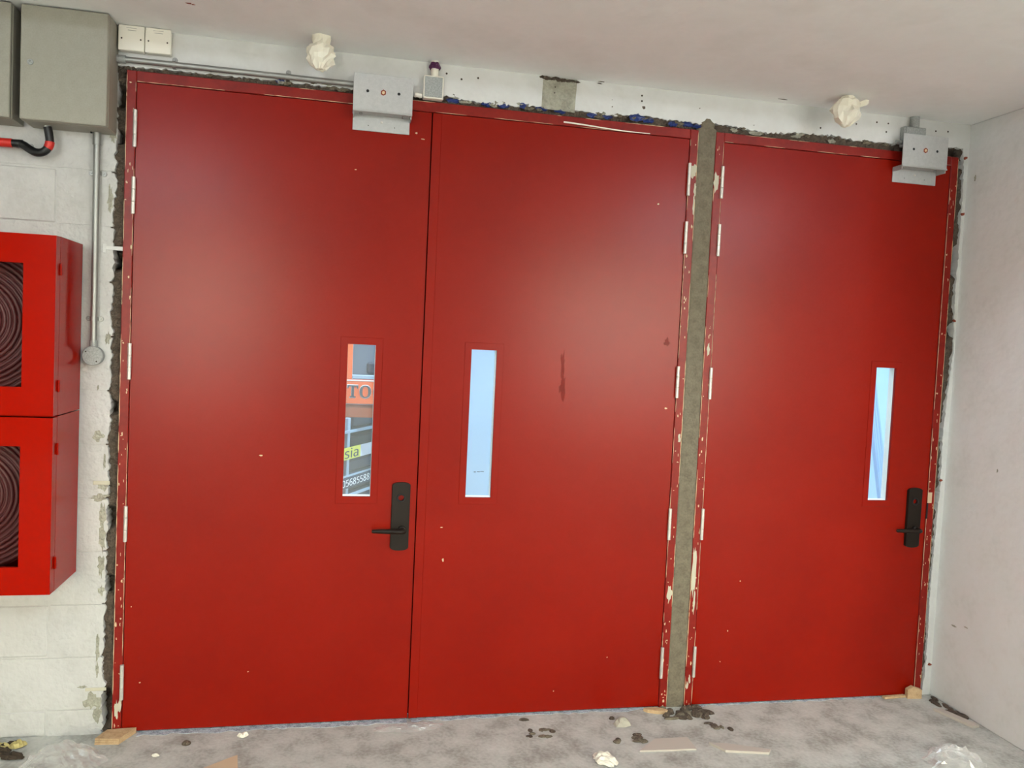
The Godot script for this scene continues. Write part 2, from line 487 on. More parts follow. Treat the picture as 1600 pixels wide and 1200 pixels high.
func build_door_wall() -> void:
	var w := structure("wall_back", "white painted block wall broken open around the red doors", "wall")
	var r := rng(21)
	# blocks left of the opening; joints 0.2185 apart, painted over
	var ys: Array = [0.0]
	for k in 13: ys.append(0.108 + 0.2185 * k)
	ys[-1] = 2.73
	ys.append(CEIL)
	var g := 0.0035
	for k in ys.size() - 1:
		var y0: float = ys[k] + (g if k > 0 else 0.0)
		var y1: float = ys[k + 1] - (g if k < ys.size() - 2 else 0.0)
		var x := -1.73 if k % 2 == 0 else -1.949
		# the broken end block
		var poly := PackedVector2Array([Vector2(x + g, y1), Vector2(x + g, y0)])
		var steps := int((y1 - y0) / 0.008) + 2
		var tail: Array = []
		for i in steps + 1:
			var y := lerpf(y0, y1, float(i) / steps)
			var e := -1.520 + 0.012 * nz.get_noise_2d(3.1, y * 9.0) + 0.009 * nz.get_noise_2d(7.7, y * 40.0)
			if i == 0 or i == steps: e -= 0.003
			tail.append(Vector2(e, y))
		for q in tail: poly.append(q)
		obj("block", MB.new().prism(poly, -0.19, 0.0005 * r.randf_range(-1, 1)), M.block_paint, w)
		while x > -3.6:
			obj("block", MB.new().span(x - 0.437 + g, x - g, y0, y1, -0.19, 0.0006 * r.randf_range(-1, 1), 0.006), M.block_paint, w)
			x -= 0.437
	obj("joint_backing", MB.new().span(-6.0, -1.533, 0, CEIL, -0.19, -0.0048), M.block_paint, w)
	# lintel with a broken lower edge
	var lo := PackedVector2Array()
	var f := noise(31, 3.0, 3)
	var steps2 := 420
	var xs: Array = [-1.53, -1.24, -.99, -.74, -.365, -.20, -.145, .024, .2, .37, .55, .669, .8, .981, 1.05, 1.302, 1.45, 1.633, 1.75, 1.908, 2.05, 2.297, CORNER]
	var hs: Array = [2.715, 2.717, 2.72, 2.719, 2.716, 2.733, 2.722, 2.716, 2.728, 2.73, 2.722, 2.742, 2.732, 2.728, 2.738, 2.72, 2.734, 2.742, 2.730, 2.734, 2.735, 2.745, 2.745]
	for i in steps2 + 1:
		var x := lerpf(-1.545, CORNER, float(i) / steps2)
		var k := 0
		while k < xs.size() - 2 and xs[k + 1] < x: k += 1
		var y := lerpf(hs[k], hs[k + 1], clampf((x - xs[k]) / (xs[k + 1] - xs[k]), 0, 1))
		var big := 1.0 if x > 1.3 and x < 2.0 else 0.5
		y += 0.010 * big * f.get_noise_1d(x * 14.0) + 0.004 * r.randf_range(-1, 1)
		lo.append(Vector2(x, y))
	lo.append(Vector2(CORNER, CEIL))
	lo.append(Vector2(-1.545, CEIL))
	obj("lintel", MB.new().prism(lo, -0.19, 0.0012), M.wall_paint, w)
	# narrow pier between the right frame and the corner
	var pr := PackedVector2Array([Vector2(CORNER, 2.76), Vector2(CORNER, 0.0)])
	var ky: Array = [0.0, .12, .3, .61, .75, 1.1, 1.3, 1.5, 1.745, 2.0, 2.536, 2.723, 2.76]
	var kx: Array = [2.338, 2.352, 2.350, 2.346, 2.350, 2.360, 2.353, 2.362, 2.378, 2.366, 2.370, 2.356, 2.35]
	for i in 301:
		var y := 2.76 * i / 300.0
		var k := 0
		while k < ky.size() - 2 and ky[k + 1] < y: k += 1
		var x := lerpf(kx[k], kx[k + 1], clampf((y - ky[k]) / (ky[k + 1] - ky[k]), 0, 1))
		pr.append(Vector2(minf(x + 0.006 * nz.get_noise_2d(9.0, y * 24.0) + 0.002 * r.randf_range(-1, 1), CORNER - 0.003), y))
	obj("pier", MB.new().prism(pr, -0.19, 0.0), M.wall_paint, w)
	# mortar packed round the frames
	var pits: Array = []
	for p in [[2.44, .03], [1.96, .045], [1.93, .03], [2.6, .05], [.62, .04], [.1, .09], [.9, .05], [1.35, .03]]: pits.append([-1.51, p[0], .03, p[1], .06])
	obj("mortar_fill", rough_fill(-1.56, -1.470, 0, 2.76, -0.018, 0.010, 0.006, 41, pits), M.mortar_dark, w)
	pits = []
	for p in [[2.70, .06], [2.2, .1], [1.85, .05], [1.0, .06], [.45, .08], [1.35, .04]]: pits.append([2.352, p[0], .03, p[1], .05])
	obj("mortar_fill", rough_fill(2.32, CORNER + 0.01, 0, 2.78, -0.016, 0.009, 0.006, 42, pits), M.mortar_dark, w)
	obj("mortar_fill", rough_fill(-1.56, CORNER, 2.69, 2.80, -0.014, 0.012, 0.007, 43, [[.98, 2.72, .05, .02, .02], [.62, 2.705, .04, .015, .03], [-.31, 2.7, .04, .015, .03], [2.3, 2.72, .05, .03, .05]]), M.mortar_dark, w)
	# smooth mortar strip between the two frames, lifting to a rounded peak
	var mid := noise(44, 5.0, 3)
	var pts: Array = []
	for j in 281:
		var row: Array = []
		var y := 2.755 * j / 280.0
		for i in 15:
			var t := i / 14.0
			var squeeze := 1.0 if y < 2.70 else sqrt(maxf(1.0 - pow((y - 2.70) / 0.056, 2.0), 0.0)) * (0.8 + 0.2 * sin(y * 400.0)) + 0.05
			var x := 1.0 + (t - 0.5) * 0.098 * squeeze
			var edge := pow(absf(t - 0.5) * 2.0, 10.0) * 0.012
			row.append(Vector3(x + 0.0015 * mid.get_noise_1d(y * 30.0), y, 0.004 - edge + 0.0025 * mid.get_noise_2d(x * 8.0, y * 3.0) + 0.001 * mid.get_noise_2d(x * 60.0, y * 60.0)))
		pts.append(row)
	obj("mortar_strip", MB.new().sheet(pts, Vector3.BACK), M.mortar, w)
	# crumpled blue film caught in the packing over the doors
	var k2 := 0
	for p in [[-.89, 2.728, .030, .014], [-.175, 2.722, .035, .016], [-.03, 2.722, .03, .014], [.045, 2.722, .028, .013], [.13, 2.732, .035, .018], [.215, 2.728, .030, .013], [.30, 2.724, .034, .012], [.45, 2.724, .030, .015], [.52, 2.722, .028, .011], [.655, 2.735, .042, .022], [.71, 2.726, .03, .016], [.83, 2.721, .026, .016], [.90, 2.726, .034, .014], [.95, 2.722, .03, .010]]:
		obj("blue_film", crumpled_patch(p[0], p[1] - .005, p[2] * .9, p[3] * .85, 60 + k2), M.blue_film, w)
		k2 += 1
	# grey mortar crumbs along the broken edge
	for i in 46:
		var x := r.randf_range(-1.2, 2.0)
		if absf(x - 1.0) < 0.07: continue
		obj("mortar_crumb", crumpled_patch(x, 2.718 + r.randf_range(-.006, .014), r.randf_range(.012, .034), r.randf_range(.006, .012), 200 + i), M.bare_concrete if r.randf() < 0.5 else M.mortar, w)
	# flaked spots beside the opening
	for p in [[-1.535, 2.19, .010, .045], [-1.532, 1.63, .010, .022], [-1.560, 1.235, .020, .020], [-1.535, 1.03, .018, .018], [-1.55, .985, .032, .014], [-1.538, .91, .013, .045], [-1.536, .815, .012, .05], [-1.538, .70, .013, .042], [-1.535, 1.13, .005, .03], [-1.536, .60, .010, .02], [-1.545, .36, .007, .05], [-1.545, .27, .006, .03], [-1.56, .14, .03, .035], [-1.60, .20, .016, .006], [-1.54, .08, .014, .03], [-1.565, 1.43, .004, .01], [-1.53, 2.44, .012, .03]]:
		obj("flaked_spot", MB.new().prism(blob(p[0], p[1], p[2], p[3], 300 + k2, 18, 0.4), 0.0, 0.0016), M.bare_concrete, w)
		k2 += 1
	# bare rectangle on the lintel and its dark crust at the ceiling
	obj("bare_patch", MB.new().prism(PackedVector2Array([Vector2(.212, 2.722), Vector2(.363, 2.718), Vector2(.369, 2.862), Vector2(.214, 2.862)]), 0.0, 0.0026), M.bare_concrete, w)
	for i in 12:
		obj("dark_crust", crumpled_patch(.215 + .014 * i, 2.852 + r.randf_range(-.005, .007), r.randf_range(.010, .02), r.randf_range(.004, .010), 400 + i, 0.006), M.mortar_dark, w)
	obj("dark_crust", crumpled_patch(.473, 2.858, .018, .006, 430), M.mortar_dark, w)
	# small fixing holes
	var hole := MB.new().lathe(PackedVector2Array([Vector2(0.0, .0016), Vector2(.0036, .0016), Vector2(.0046, .0)]), 10, Transform3D(Basis(Vector3.RIGHT, PI / 2), Vector3.ZERO)).mesh()
	for p in [[-.211, 2.826], [-.146, 2.809], [-.074, 2.822], [.675, 2.802], [.674, 2.826], [1.757, 2.807], [1.866, 2.826], [1.928, 2.826], [1.57, 2.77], [2.191, 2.815], [2.259, 2.819], [1.92, 2.785], [.27, 2.82], [.268, 2.795]]:
		var h := inst("fixing_hole", hole, M.brown, w)
		h.position = Vector3(p[0], p[1], 0.001)
	# cut wall ties beside the frames
	var st := obj("wall_tie", MB.new().span(-1.556, -1.484, 1.984, 2.000, 0.0, 0.003, 0.001).span(-1.558, -1.546, 1.972, 2.008, 0.0, 0.0035, 0.001), M.wall_paint, w)
	st.set_meta("label", "white painted metal tie")
	obj("wall_tie", MB.new().span(-1.575, -1.512, 1.036, 1.052, 0.0, 0.003, 0.001), M.primer_grey, w)
	obj("wall_tie", MB.new().span(-1.588, -1.508, .182, .196, 0.0, 0.003, 0.001), M.primer_grey, w)
	for p in [[2.374, 2.427], [2.368, 1.90], [2.360, 1.10], [2.371, .157], [2.366, 2.70]]:
		obj("rusty_tie", MB.new().prism(blob(p[0], p[1], .009, .007, 500 + k2, 7), 0.0, 0.006), M.rust, w)
		k2 += 1

# a small crumpled facetted patch standing off the wall plane
func crumpled_patch(x: float, y: float, rx: float, ry: float, s: int, z := 0.0) -> MB:
	var r := rng(s)
	var pts: Array = []
	for j in 5:
		var row: Array = []
		for i in 7:
			var u := i / 3.0 - 1.0
			var q := j / 2.0 - 1.0
			var k := sqrt(maxf(1.0 - u * u * 0.95, 0.02)) * r.randf_range(0.65, 1.2)
			var lift := (1.0 - absf(q)) * (1.0 - absf(u)) * 0.012
			row.append(Vector3(x + u * rx + r.randf_range(-.12, .12) * rx, y + q * ry * k, z - 0.004 + lift + r.randf_range(-.004, .005)))
		pts.append(row)
	return MB.new().sheet(pts, Vector3.BACK, false)

# ---------------------------------------------------------------- doors
func build_doors() -> void:
	frame("trim_1", "red steel frame round the pair of doors, paint chipped", -1.484, 0.957, -1.447, 0.917, 71)
	frame("trim_2", "red steel frame round the single door by the corner", 1.043, 2.329, 1.084, 2.289, 72)
	var d1 := leaf("door_1", "wide red door leaf with hinges beside the hose cabinets", -1.4445, -0.2665, -0.583, -0.466)
	var d2 := leaf("door_2", "middle red door leaf with a narrow pane and no handle", -0.2610, 0.9145, -0.049, 0.064)
	var d3 := leaf("door_3", "single red door leaf nearest the plain corner wall", 1.0865, 2.2865, 1.957, 2.064)
	obj("light_stop", MB.new().span(-0.30, -0.235, 0.006, 2.654, -0.056, -0.0475), M.door_red, d2)  # unseen strip added behind the gap to stop light leaking between the leaves
	obj("astragal", MB.new().span(-0.2620, -0.2230, 0.006, 2.654, -0.004, 0.0045, 0.0012), M.door_red, d2)
	# hinges
	var kn := MB.new()
	for q in [[-.0735, -.025], [-.024, .024], [.025, .0735]]:
		kn.lathe(PackedVector2Array([Vector2(0, q[0]), Vector2(.0072, q[0]), Vector2(.0078, q[0] + .0008), Vector2(.0078, q[1] - .0008), Vector2(.0072, q[1]), Vector2(0, q[1])]), 12)
	var knuckle := kn.mesh()
	for h in [[d1, -1.4475], [d2, 0.9185], [d3, 1.0825]]:
		for y in [2.472, 2.207, 1.542, .877, .217]:
			var o := inst("hinge", knuckle, M.hinge, h[0])
			o.position = Vector3(h[1], y, 0.009)
	lockset(d1, -0.333)
	lockset(d3, 2.214)
	# small chips, scuffs and a loose strip of tape
	for p in [[d1, -.925, 1.166, .010, .004], [d1, -.578, 2.387, .007, .003], [d1, -.33, 2.563, .006, .006], [d1, -.30, 2.54, .012, .004], [d2, -.137, .715, .006, .010], [d2, .871, 1.419, .010, .005], [d2, -.15, .86, .008, .003], [d2, .78, 2.35, .006, .006], [d3, 1.30, .60, .004, .004], [d3, 1.25, .36, .003, .006], [d3, 1.22, .21, .003, .004], [d2, .40, .10, .004, .003], [d1, -.95, .24, .005, .003], [d1, -1.38, .21, .006, .004], [d1, -1.42, .53, .003, .003], [d2, .65, .25, .003, .004]]:
		obj("paint_chip", MB.new().prism(blob(p[1], p[2], p[3] * .7, p[4] * .7, int(p[1] * 977.0) + 5000, 7), -0.0015, -0.0006 + 0.0008), M.primer, p[0])
	var tp: Array = []
	for j in 2:
		var row: Array = []
		for i in 21:
			var t := i / 20.0
			row.append(Vector3(lerpf(.315, .72, t), lerpf(2.676, 2.6615, t) - 0.004 * sin(t * PI) - j * lerpf(.007, .003, t), 0.0065 + 0.010 * sin(t * 5.0) * (1.0 - t)))
		tp.append(row)
	var tape := obj("masking_strip", MB.new().sheet(tp, Vector3.BACK), M.paper, d2)
	tape.set_meta("label", "loose strip of pale masking tape")
	# strike opening in the single door's frame
	var t2: Node3D = get_node("trim_2")
	var tpc := obj("tape_patch", MB.new().span(2.291, 2.313, .985, 1.038, 0.0035, 0.0052), M.card, t2)
	tpc.set_meta("label", "tan tape over the strike")
	obj("strike_slot", MB.new().span(2.2875, 2.2955, .905, .985, 0.003, 0.0048), M.black, t2)
	# dark grime streak on the middle leaf (a stain with its own outline)
	var streak := textured(colour_tex(27, 0.02, 0.08, 0.4, [[0.0, Color(.41, .05, .012)], [1.0, Color(.46, .06, .018)]]), 0.27, 1.0)
	streak.metallic_specular = 0.22
	for p in [[.368, 1.60, .010, .06], [.372, 1.50, .012, .05], [.86, 1.72, .012, .02]]:
		obj("grime_streak", MB.new().prism(blob(p[1] * 0.0 + p[0], p[1], p[2], p[3], int(p[1] * 300), 16, 0.5), -0.0014, -0.0001 + 0.0003), streak, d2)

func frame(called: String, label: String, x0: float, x1: float, i0: float, i1: float, s: int) -> void:
	var t := structure(called, label, "door frame")
	obj("jamb", MB.new().span(x0, i0, 0.0, 2.70, -0.10, 0.004, 0.0025), M.frame_red, t)
	obj("jamb", MB.new().span(i1, x1, 0.0, 2.70, -0.10, 0.004, 0.0025), M.frame_red, t)
	obj("head", MB.new().span(i0, i1, 2.657, 2.70, -0.10, 0.004, 0.0025), M.frame_red, t)
	# stops behind the leaf
	obj("stop", MB.new().span(i0 - 0.001, i0 + 0.018, 0.0, 2.657, -0.10, -0.050), M.frame_red, t)
	obj("stop", MB.new().span(i1 - 0.018, i1 + 0.001, 0.0, 2.657, -0.10, -0.050), M.frame_red, t)
	obj("stop", MB.new().span(i0, i1, 2.640, 2.658, -0.10, -0.050), M.frame_red, t)
	# worn paint: bare primer showing along the edges
	var r := rng(s)
	var b := MB.new()
	var wear := func(ax: float, ay: float, bx: float, by: float, w0: float, cover: float) -> void:
		var at := 0.0
		var whole := Vector2(bx - ax, by - ay).length()
		var dir := Vector2(bx - ax, by - ay) / whole
		var side := Vector2(-dir.y, dir.x)
		while at < whole:
			var l := minf(r.randf_range(.02, .16), whole - at)
			if r.randf() < cover:
				var q := PackedVector2Array()
				var k := 5
				for i in k + 1: q.append(Vector2(ax, ay) + dir * (at + l * i / k) + side * w0 * (r.randf_range(.3, 1.0) if i > 0 and i < k else 0.1))
				for i in range(k, -1, -1): q.append(Vector2(ax, ay) + dir * (at + l * i / k) - side * w0 * (r.randf_range(.3, 1.0) if i > 0 and i < k else 0.1))
				b.prism(q, 0.003, 0.0046)
			at += l
	var strong := 0.55 if s == 71 else 0.85
	wear.call(i0 - .0016, 0.01, i0 - .0016, 2.655, .0013, strong)
	wear.call(i1 + .0016, 0.01, i1 + .0016, 2.655, .0013, 0.7)
	wear.call(i0, 2.6585, i1, 2.6585, .0012, 0.6)
	wear.call(x0 + .002, 0.01, x0 + .002, 2.69, .0018, 0.7)
	wear.call(x1 - .002, 0.01, x1 - .002, 2.69, .0018, 0.7)
	wear.call(x0 + .002, 2.698, x1 - .002, 2.698, .0012, 0.35)
	# specks and larger bare places
	for i in 90:
		var side_x := r.randf_range(x0 + .006, i0 - .004) if r.randf() < 0.5 else r.randf_range(i1 + .004, x1 - .006)
		var low := r.randf()
		b.prism(blob(side_x, 2.66 * low * (low if r.randf() < .5 else 1.0), r.randf_range(.0012, .004), r.randf_range(.0015, .009), s * 100 + i, 7, 0.5), 0.003, 0.0045)
	var wm := obj("worn_paint", b, M.primer, t)
	wm.set_meta("kind", "stuff")
	var big: Array = []
	if s == 71:
		big = [[.938, 2.513, .016, .03], [.952, 2.43, .006, .03], [.938, .545, .013, .035], [.95, 2.36, .004, .04], [.945, 1.28, .006, .02], [-1.467, .10, .008, .035], [-1.455, .12, .006, .03]]
	else:
		big = [[1.056, 2.468, .013, .045], [1.064, 1.70, .007, .028], [1.056, .66, .010, .12], [1.066, .50, .005, .05], [1.055, .10, .006, .02], [1.065, .13, .005, .02]]
	var k2 := 0
	for p in big:
		obj("bare_spot", MB.new().prism(blob(p[0], p[1], p[2], p[3], s * 10 + k2, 16, 0.3), 0.0032, 0.0050), M.primer_grey, t)
		k2 += 1

func leaf(called: String, label: String, x0: float, x1: float, p0: float, p1: float) -> Node3D:
	var d := structure(called, label, "door")
	var y0 := 0.006
	var y1 := 2.6545
	var a := 0.995
	var c := 1.651
	var z0 := -0.047
	var z1 := -0.001
	# a leaf with a real slot for the pane
	var b := slotted(x0, x1, y0, y1, p0, p1, a, c, z0, z1)
	obj("panel", b, M.door_red, d)
	# flat glazing bead: four mitred strips
	var m := 0.031
	var bd := MB.new()
	var ins := [Vector2(p0, a), Vector2(p1, a), Vector2(p1, c), Vector2(p0, c)]
	var outs := [Vector2(p0 - m, a - m), Vector2(p1 + m, a - m), Vector2(p1 + m, c + m), Vector2(p0 - m, c + m)]
	for i in 4:
		var j := (i + 1) % 4
		var e := 0.0012
		var mid := Vector2((p0 + p1) * .5, (a + c) * .5)
		var sh := func(p: Vector2, k: float) -> Vector3: return Vector3(p.x - signf(p.x - mid.x) * k, p.y - signf(p.y - mid.y) * k, z1 + 0.0022)
		var lo := func(p: Vector2, z: float) -> Vector3: return Vector3(p.x, p.y, z)
		bd.quad(sh.call(ins[i], -e), sh.call(ins[j], -e), sh.call(outs[j], e), sh.call(outs[i], e), Vector3.BACK)
		bd.quad(lo.call(outs[i], z1 - .0002), lo.call(outs[j], z1 - .0002), sh.call(outs[j], e), sh.call(outs[i], e), Vector3((outs[i] + outs[j]).x * .5 - mid.x, ((outs[i] + outs[j]) * .5 - mid).y, 0.001))
		bd.quad(lo.call(ins[i], z1 - .012), lo.call(ins[j], z1 - .012), sh.call(ins[j], -e), sh.call(ins[i], -e), Vector3(mid.x - (ins[i] + ins[j]).x * .5, (mid - (ins[i] + ins[j]) * .5).y, 0.001))
	obj("glazing_bead", bd, M.door_red, d)
	# white liner behind the bead and the pane itself
	var l := 0.0004
	var ch := MB.new()
	for q in [[p0 - .001, p0 + l, a, c], [p1 - l, p1 + .001, a, c], [p0, p1, a - .001, a + l], [p0, p1, c - l, c + .001]]:
		ch.span(q[0], q[1], q[2], q[3], z0 - 0.004, z1 - 0.013)
	obj("glazing_channel", ch, M.channel, d)
	obj("pane", MB.new().span(p0 + l, p1 - l, a + l, c - l, -0.028, -0.022), M.glass, d)
	return d

# a flat board with a rectangular hole
func slotted(x0: float, x1: float, y0: float, y1: float, p0: float, p1: float, a: float, c: float, z0: float, z1: float) -> MB:
	var b := MB.new()
	for q in [[x0, p0, y0, y1], [p1, x1, y0, y1], [p0, p1, y0, a], [p0, p1, c, y1]]:
		b.quad(Vector3(q[0], q[2], z1), Vector3(q[1], q[2], z1), Vector3(q[1], q[3], z1), Vector3(q[0], q[3], z1), Vector3.BACK)
		b.quad(Vector3(q[0], q[2], z0), Vector3(q[1], q[2], z0), Vector3(q[1], q[3], z0), Vector3(q[0], q[3], z0), Vector3.FORWARD)
	for q in [[x0, y0, x0, y1, Vector3.LEFT], [x1, y0, x1, y1, Vector3.RIGHT], [x0, y0, x1, y0, Vector3.DOWN], [x0, y1, x1, y1, Vector3.UP], [p0, a, p0, c, Vector3.RIGHT], [p1, a, p1, c, Vector3.LEFT], [p0, a, p1, a, Vector3.UP], [p0, c, p1, c, Vector3.DOWN]]:
		b.quad(Vector3(q[0], q[1], z0), Vector3(q[2], q[3], z0), Vector3(q[2], q[3], z1), Vector3(q[0], q[1], z1), q[4])
	return b

func lockset(d: Node3D, x: float) -> void:
	# plate with curved ends and a real round hole, outline joined to the hole by a slit
	var w := 0.0375
	var outer := PackedVector2Array()
	for i in 9:
		var t := lerpf(-1.0, 1.0, i / 8.0)
		outer.append(Vector2(t * w, .138 + .012 * sqrt(1.0 - t * t * .96)))
	for i in 9:
		var t := lerpf(1.0, -1.0, i / 8.0)
		outer.append(Vector2(t * w, -.138 - .012 * sqrt(1.0 - t * t * .96)))
	var cy := .082
	var hr := .0165
	var b := MB.new()
	# two halves, left and right of the hole, so that the hole is open
	for sg in [-1.0, 1.0]:
		var half := PackedVector2Array()
		half.append(Vector2(0, -.150))
		for i in 5:
			var t := i / 4.0
			half.append(Vector2(sg * t * w, -.138 - .012 * sqrt(1.0 - t * t * .96)))
		for i in range(4, -1, -1):
			var t := i / 4.0
			half.append(Vector2(sg * t * w, .138 + .012 * sqrt(1.0 - t * t * .96)))
		for i in 13:
			var a := PI * 0.5 - PI * i / 12.0
			half.append(Vector2(sg * cos(a) * hr, cy + sin(a) * hr))
		half.remove_at(0)
		b.prism(half, 0.0, 0.014)
	var pl := obj("lock_plate", b, M.bronze, d)
	pl.position = Vector3(x, .911, -0.001)
	# slightly larger rim plate behind gives the stepped edge
	var hole_rim := MB.new()
	for sg in [-1.0, 1.0]:
		hole_rim.prism(PackedVector2Array([Vector2(sg * w, -.139), Vector2(sg * w * 1.06, -.137), Vector2(sg * w * 1.06, .137), Vector2(sg * w, .139)]), 0.0, 0.009)
	obj("plate_rim", hole_rim, M.bronze, pl)
	obj("cylinder_ring", MB.new().lathe(PackedVector2Array([Vector2(.0125, .003), Vector2(.0125, .0165), Vector2(.0145, .018), Vector2(.018, .018), Vector2(.0195, .0155), Vector2(.0195, .013)]), 24, Transform3D(Basis(Vector3.RIGHT, PI / 2), Vector3(0, cy, 0))), M.black, pl)
	# lever: boss, neck and a tapering grip pointing to the hinge side
	var lv := obj("lever", MB.new().lathe(PackedVector2Array([Vector2(0.0, .012), Vector2(.019, .012), Vector2(.019, .020), Vector2(.016, .024), Vector2(.012, .026), Vector2(.011, .05), Vector2(0.0, .05)]), 20, Transform3D(Basis(Vector3.RIGHT, PI / 2), Vector3(.010, -.058, 0))), M.bronze, pl)
	var path := PackedVector3Array([Vector3(.016, -.058, .044), Vector3(.010, -.058, .052), Vector3(-.004, -.0575, .056), Vector3(-.03, -.057, .057), Vector3(-.07, -.056, .056), Vector3(-.10, -.056, .054), Vector3(-.118, -.056, .052), Vector3(-.122, -.056, .051)])
	obj("grip", MB.new().tube(path, [.008, .0115, .0125, .0125, .0115, .0105, .0095, .006], 14, true, 0.85), M.bronze, lv)

# ---------------------------------------------------------------- passage seen through the panes
func build_passage() -> void:
	var w := structure("wall_passage", "pale blue wall of the passage seen through the door panes", "wall")
	obj("paint", MB.new().span(-3.2, 8.2, 0, CEIL, -3.4, -3.2), M.passage, w)
	obj("side_face", MB.new().span(-3.4, -3.2, 0, CEIL, -3.4, -0.19), M.passage, w)
	obj("side_face", MB.new().span(8.0, 8.2, 0, CEIL, -3.4, 1.16), M.passage, w)
	obj("near_face", MB.new().span(CORNER + 0.2, 8.0, 0, CEIL, -0.19, 0.0), M.passage, w)
	for i in 3:
		obj("pencil_mark", MB.new().span(.522 + .028 * i, .540 + .028 * i + .006 * i, .594 + .003 * i, .602 + .002 * i, -3.2, -3.198), M.grey_blue, w)
	for x in [-0.2, 2.6, 5.2]:
		var t := thing("tube_light", ["tube light over the shop rack in the passage", "tube light over the middle of the passage", "tube light over the sloping panel in the passage"][0 if x < 0 else (1 if x < 3 else 2)], "light", Vector3(x, CEIL, -0.95), "passage tube lights")
		obj("housing", MB.new().box(Vector3(0, -.025, 0), Vector3(1.25, .05, .10), .004), M.white_plastic, t)
		obj("tube_lamp", MB.new().tube(PackedVector3Array([Vector3(-.6, -.07, 0), Vector3(.6, -.07, 0)]), .014, 12), M.tube_lamp, t)
		var al := AreaLight3D.new()
		al.name = "lamp"
		al.area_size = Vector2(1.2, .06)
		al.light_color = Color(.80, .92, 1.0)
		al.light_energy = 7.6
		al.area_range = 12.0
		al.shadow_enabled = true
		t.add_child(al)
		al.position = Vector3(0, -.09, 0)
		al.rotation = Vector3(-PI / 2, 0, 0)
	# a pale blue sloping panel behind the single door
	var sp := MB.new().box(Vector3.ZERO, Vector3(.085, 2.2, .05), .003)
	for k in 3: sp.box(Vector3(-.025 + .025 * k, 0, .027), Vector3(.008, 2.2, .006))
	var pn := tag(obj("sloping_panel", sp, M.passage_blue), "pale blue ribbed panel leaning in the passage behind the single door", "panel")
	pn.position = Vector3(4.115, .78, -2.9)
	pn.rotation.z = 0.20
	# shop rack behind the first pane
	var sign_ := thing("shop_kiosk", "orange shop kiosk with dark lettering below a grey window, behind the first pane", "kiosk", Vector3(-.48, 0, -1.62))
	obj("board", MB.new().span(-.30, .40, 1.265, 1.42, -.02, 0.0, .003), M.orange, sign_)
	obj("trim_line", MB.new().span(-.30, .40, 1.408, 1.415, 0.0, .003), M.white_flat, sign_)
	obj("lower_panel", MB.new().span(-.30, .40, 1.18, 1.262, -.03, -.012, .002), M.orange_dark, sign_)
	var tx := inst("lettering", text_mesh("TOO", .098, .002, true), M.letter, sign_)
	tx.position = Vector3(.0385, 1.342, .003)
	tx.scale = Vector3(1.08, 1.06, 1.0)
	var rim := inst("letter_outline", text_mesh("TOO", .098, .001, true), M.white_flat, sign_)
	rim.position = Vector3(.0385, 1.342, .0012)
	rim.scale = Vector3(1.105, 1.20, 1.0)
	obj("post", MB.new().span(-.085, -.052, 1.42, 2.2, -.02, .0, .002), M.orange, sign_)
	obj("window_rail", MB.new().span(-.052, .30, 1.422, 1.445, -.03, .004, .003), M.rail, sign_)
	obj("window_backing", MB.new().span(-.05, .30, 1.445, 2.2, -.06, -.05), M.grey_blue, sign_)
	obj("dark_item", MB.new().span(.035, .16, 1.45, 1.53, -.05, -.02, .02), M.navy, sign_)
	# rack below, turned away to the side
	var rk := thing("shop_rack", "dark shop shelving rack with pale shelf rails under the orange sign", "rack", Vector3(-.50, 0, -1.66))
	rk.rotation.y = 1.10
	obj("upright", MB.new().span(-.10, -.065, 0, 1.18, -.03, .0, .003), M.rail, rk)
	obj("back_board", MB.new().span(-.5, .7, 0, 1.18, -.42, -.40), M.navy, rk)
	var k := 0
	for y in [1.10, .97, .82, .70, .585]:
		var sh := obj("shelf", MB.new().span(-.5, .7, y - .012, y, -.40, .0, .002), M.grey_blue, rk)
		obj("shelf_rail", MB.new().span(-.5, .7, y - .014, y + .006, .0, .006, .002), M.rail, sh)
		obj("dark_stock", MB.new().span(.02 - .02 * k, .62, y + .006, y + .085, -.36, -.03, .012), M.navy if k % 2 == 0 else M.black, rk)
		k += 1
	var yb := thing("yellow_banner", "yellow banner with dark lettering fixed to the shop rack", "banner", rk.position)
	yb.rotation.y = rk.rotation.y
	obj("strip", MB.new().span(-.5, .067, .925, 1.0, .007, .010), M.yellow, yb)
	obj("white_card", MB.new().span(.067, .30, .925, 1.0, .007, .010), M.white_flat, yb)
	var tx2 := inst("lettering", text_mesh("asia", .082, .001), M.navy, yb)
	tx2.position = Vector3(-.10, .962, .0105)
	tx2.scale = Vector3(2.05, 1, 1)
	var nb := thing("number_banner", "dark blue banner with a white telephone number on the rack", "banner", rk.position)
	nb.rotation.y = rk.rotation.y
	obj("strip", MB.new().span(-.5, .7, .745, .815, .007, .010), M.navy, nb)
	var tx3 := inst("lettering", text_mesh("05685588", .060, .001), M.white_flat, nb)
	tx3.position = Vector3(.02, .778, .0105)
	tx3.scale = Vector3(1.5, 1, 1)

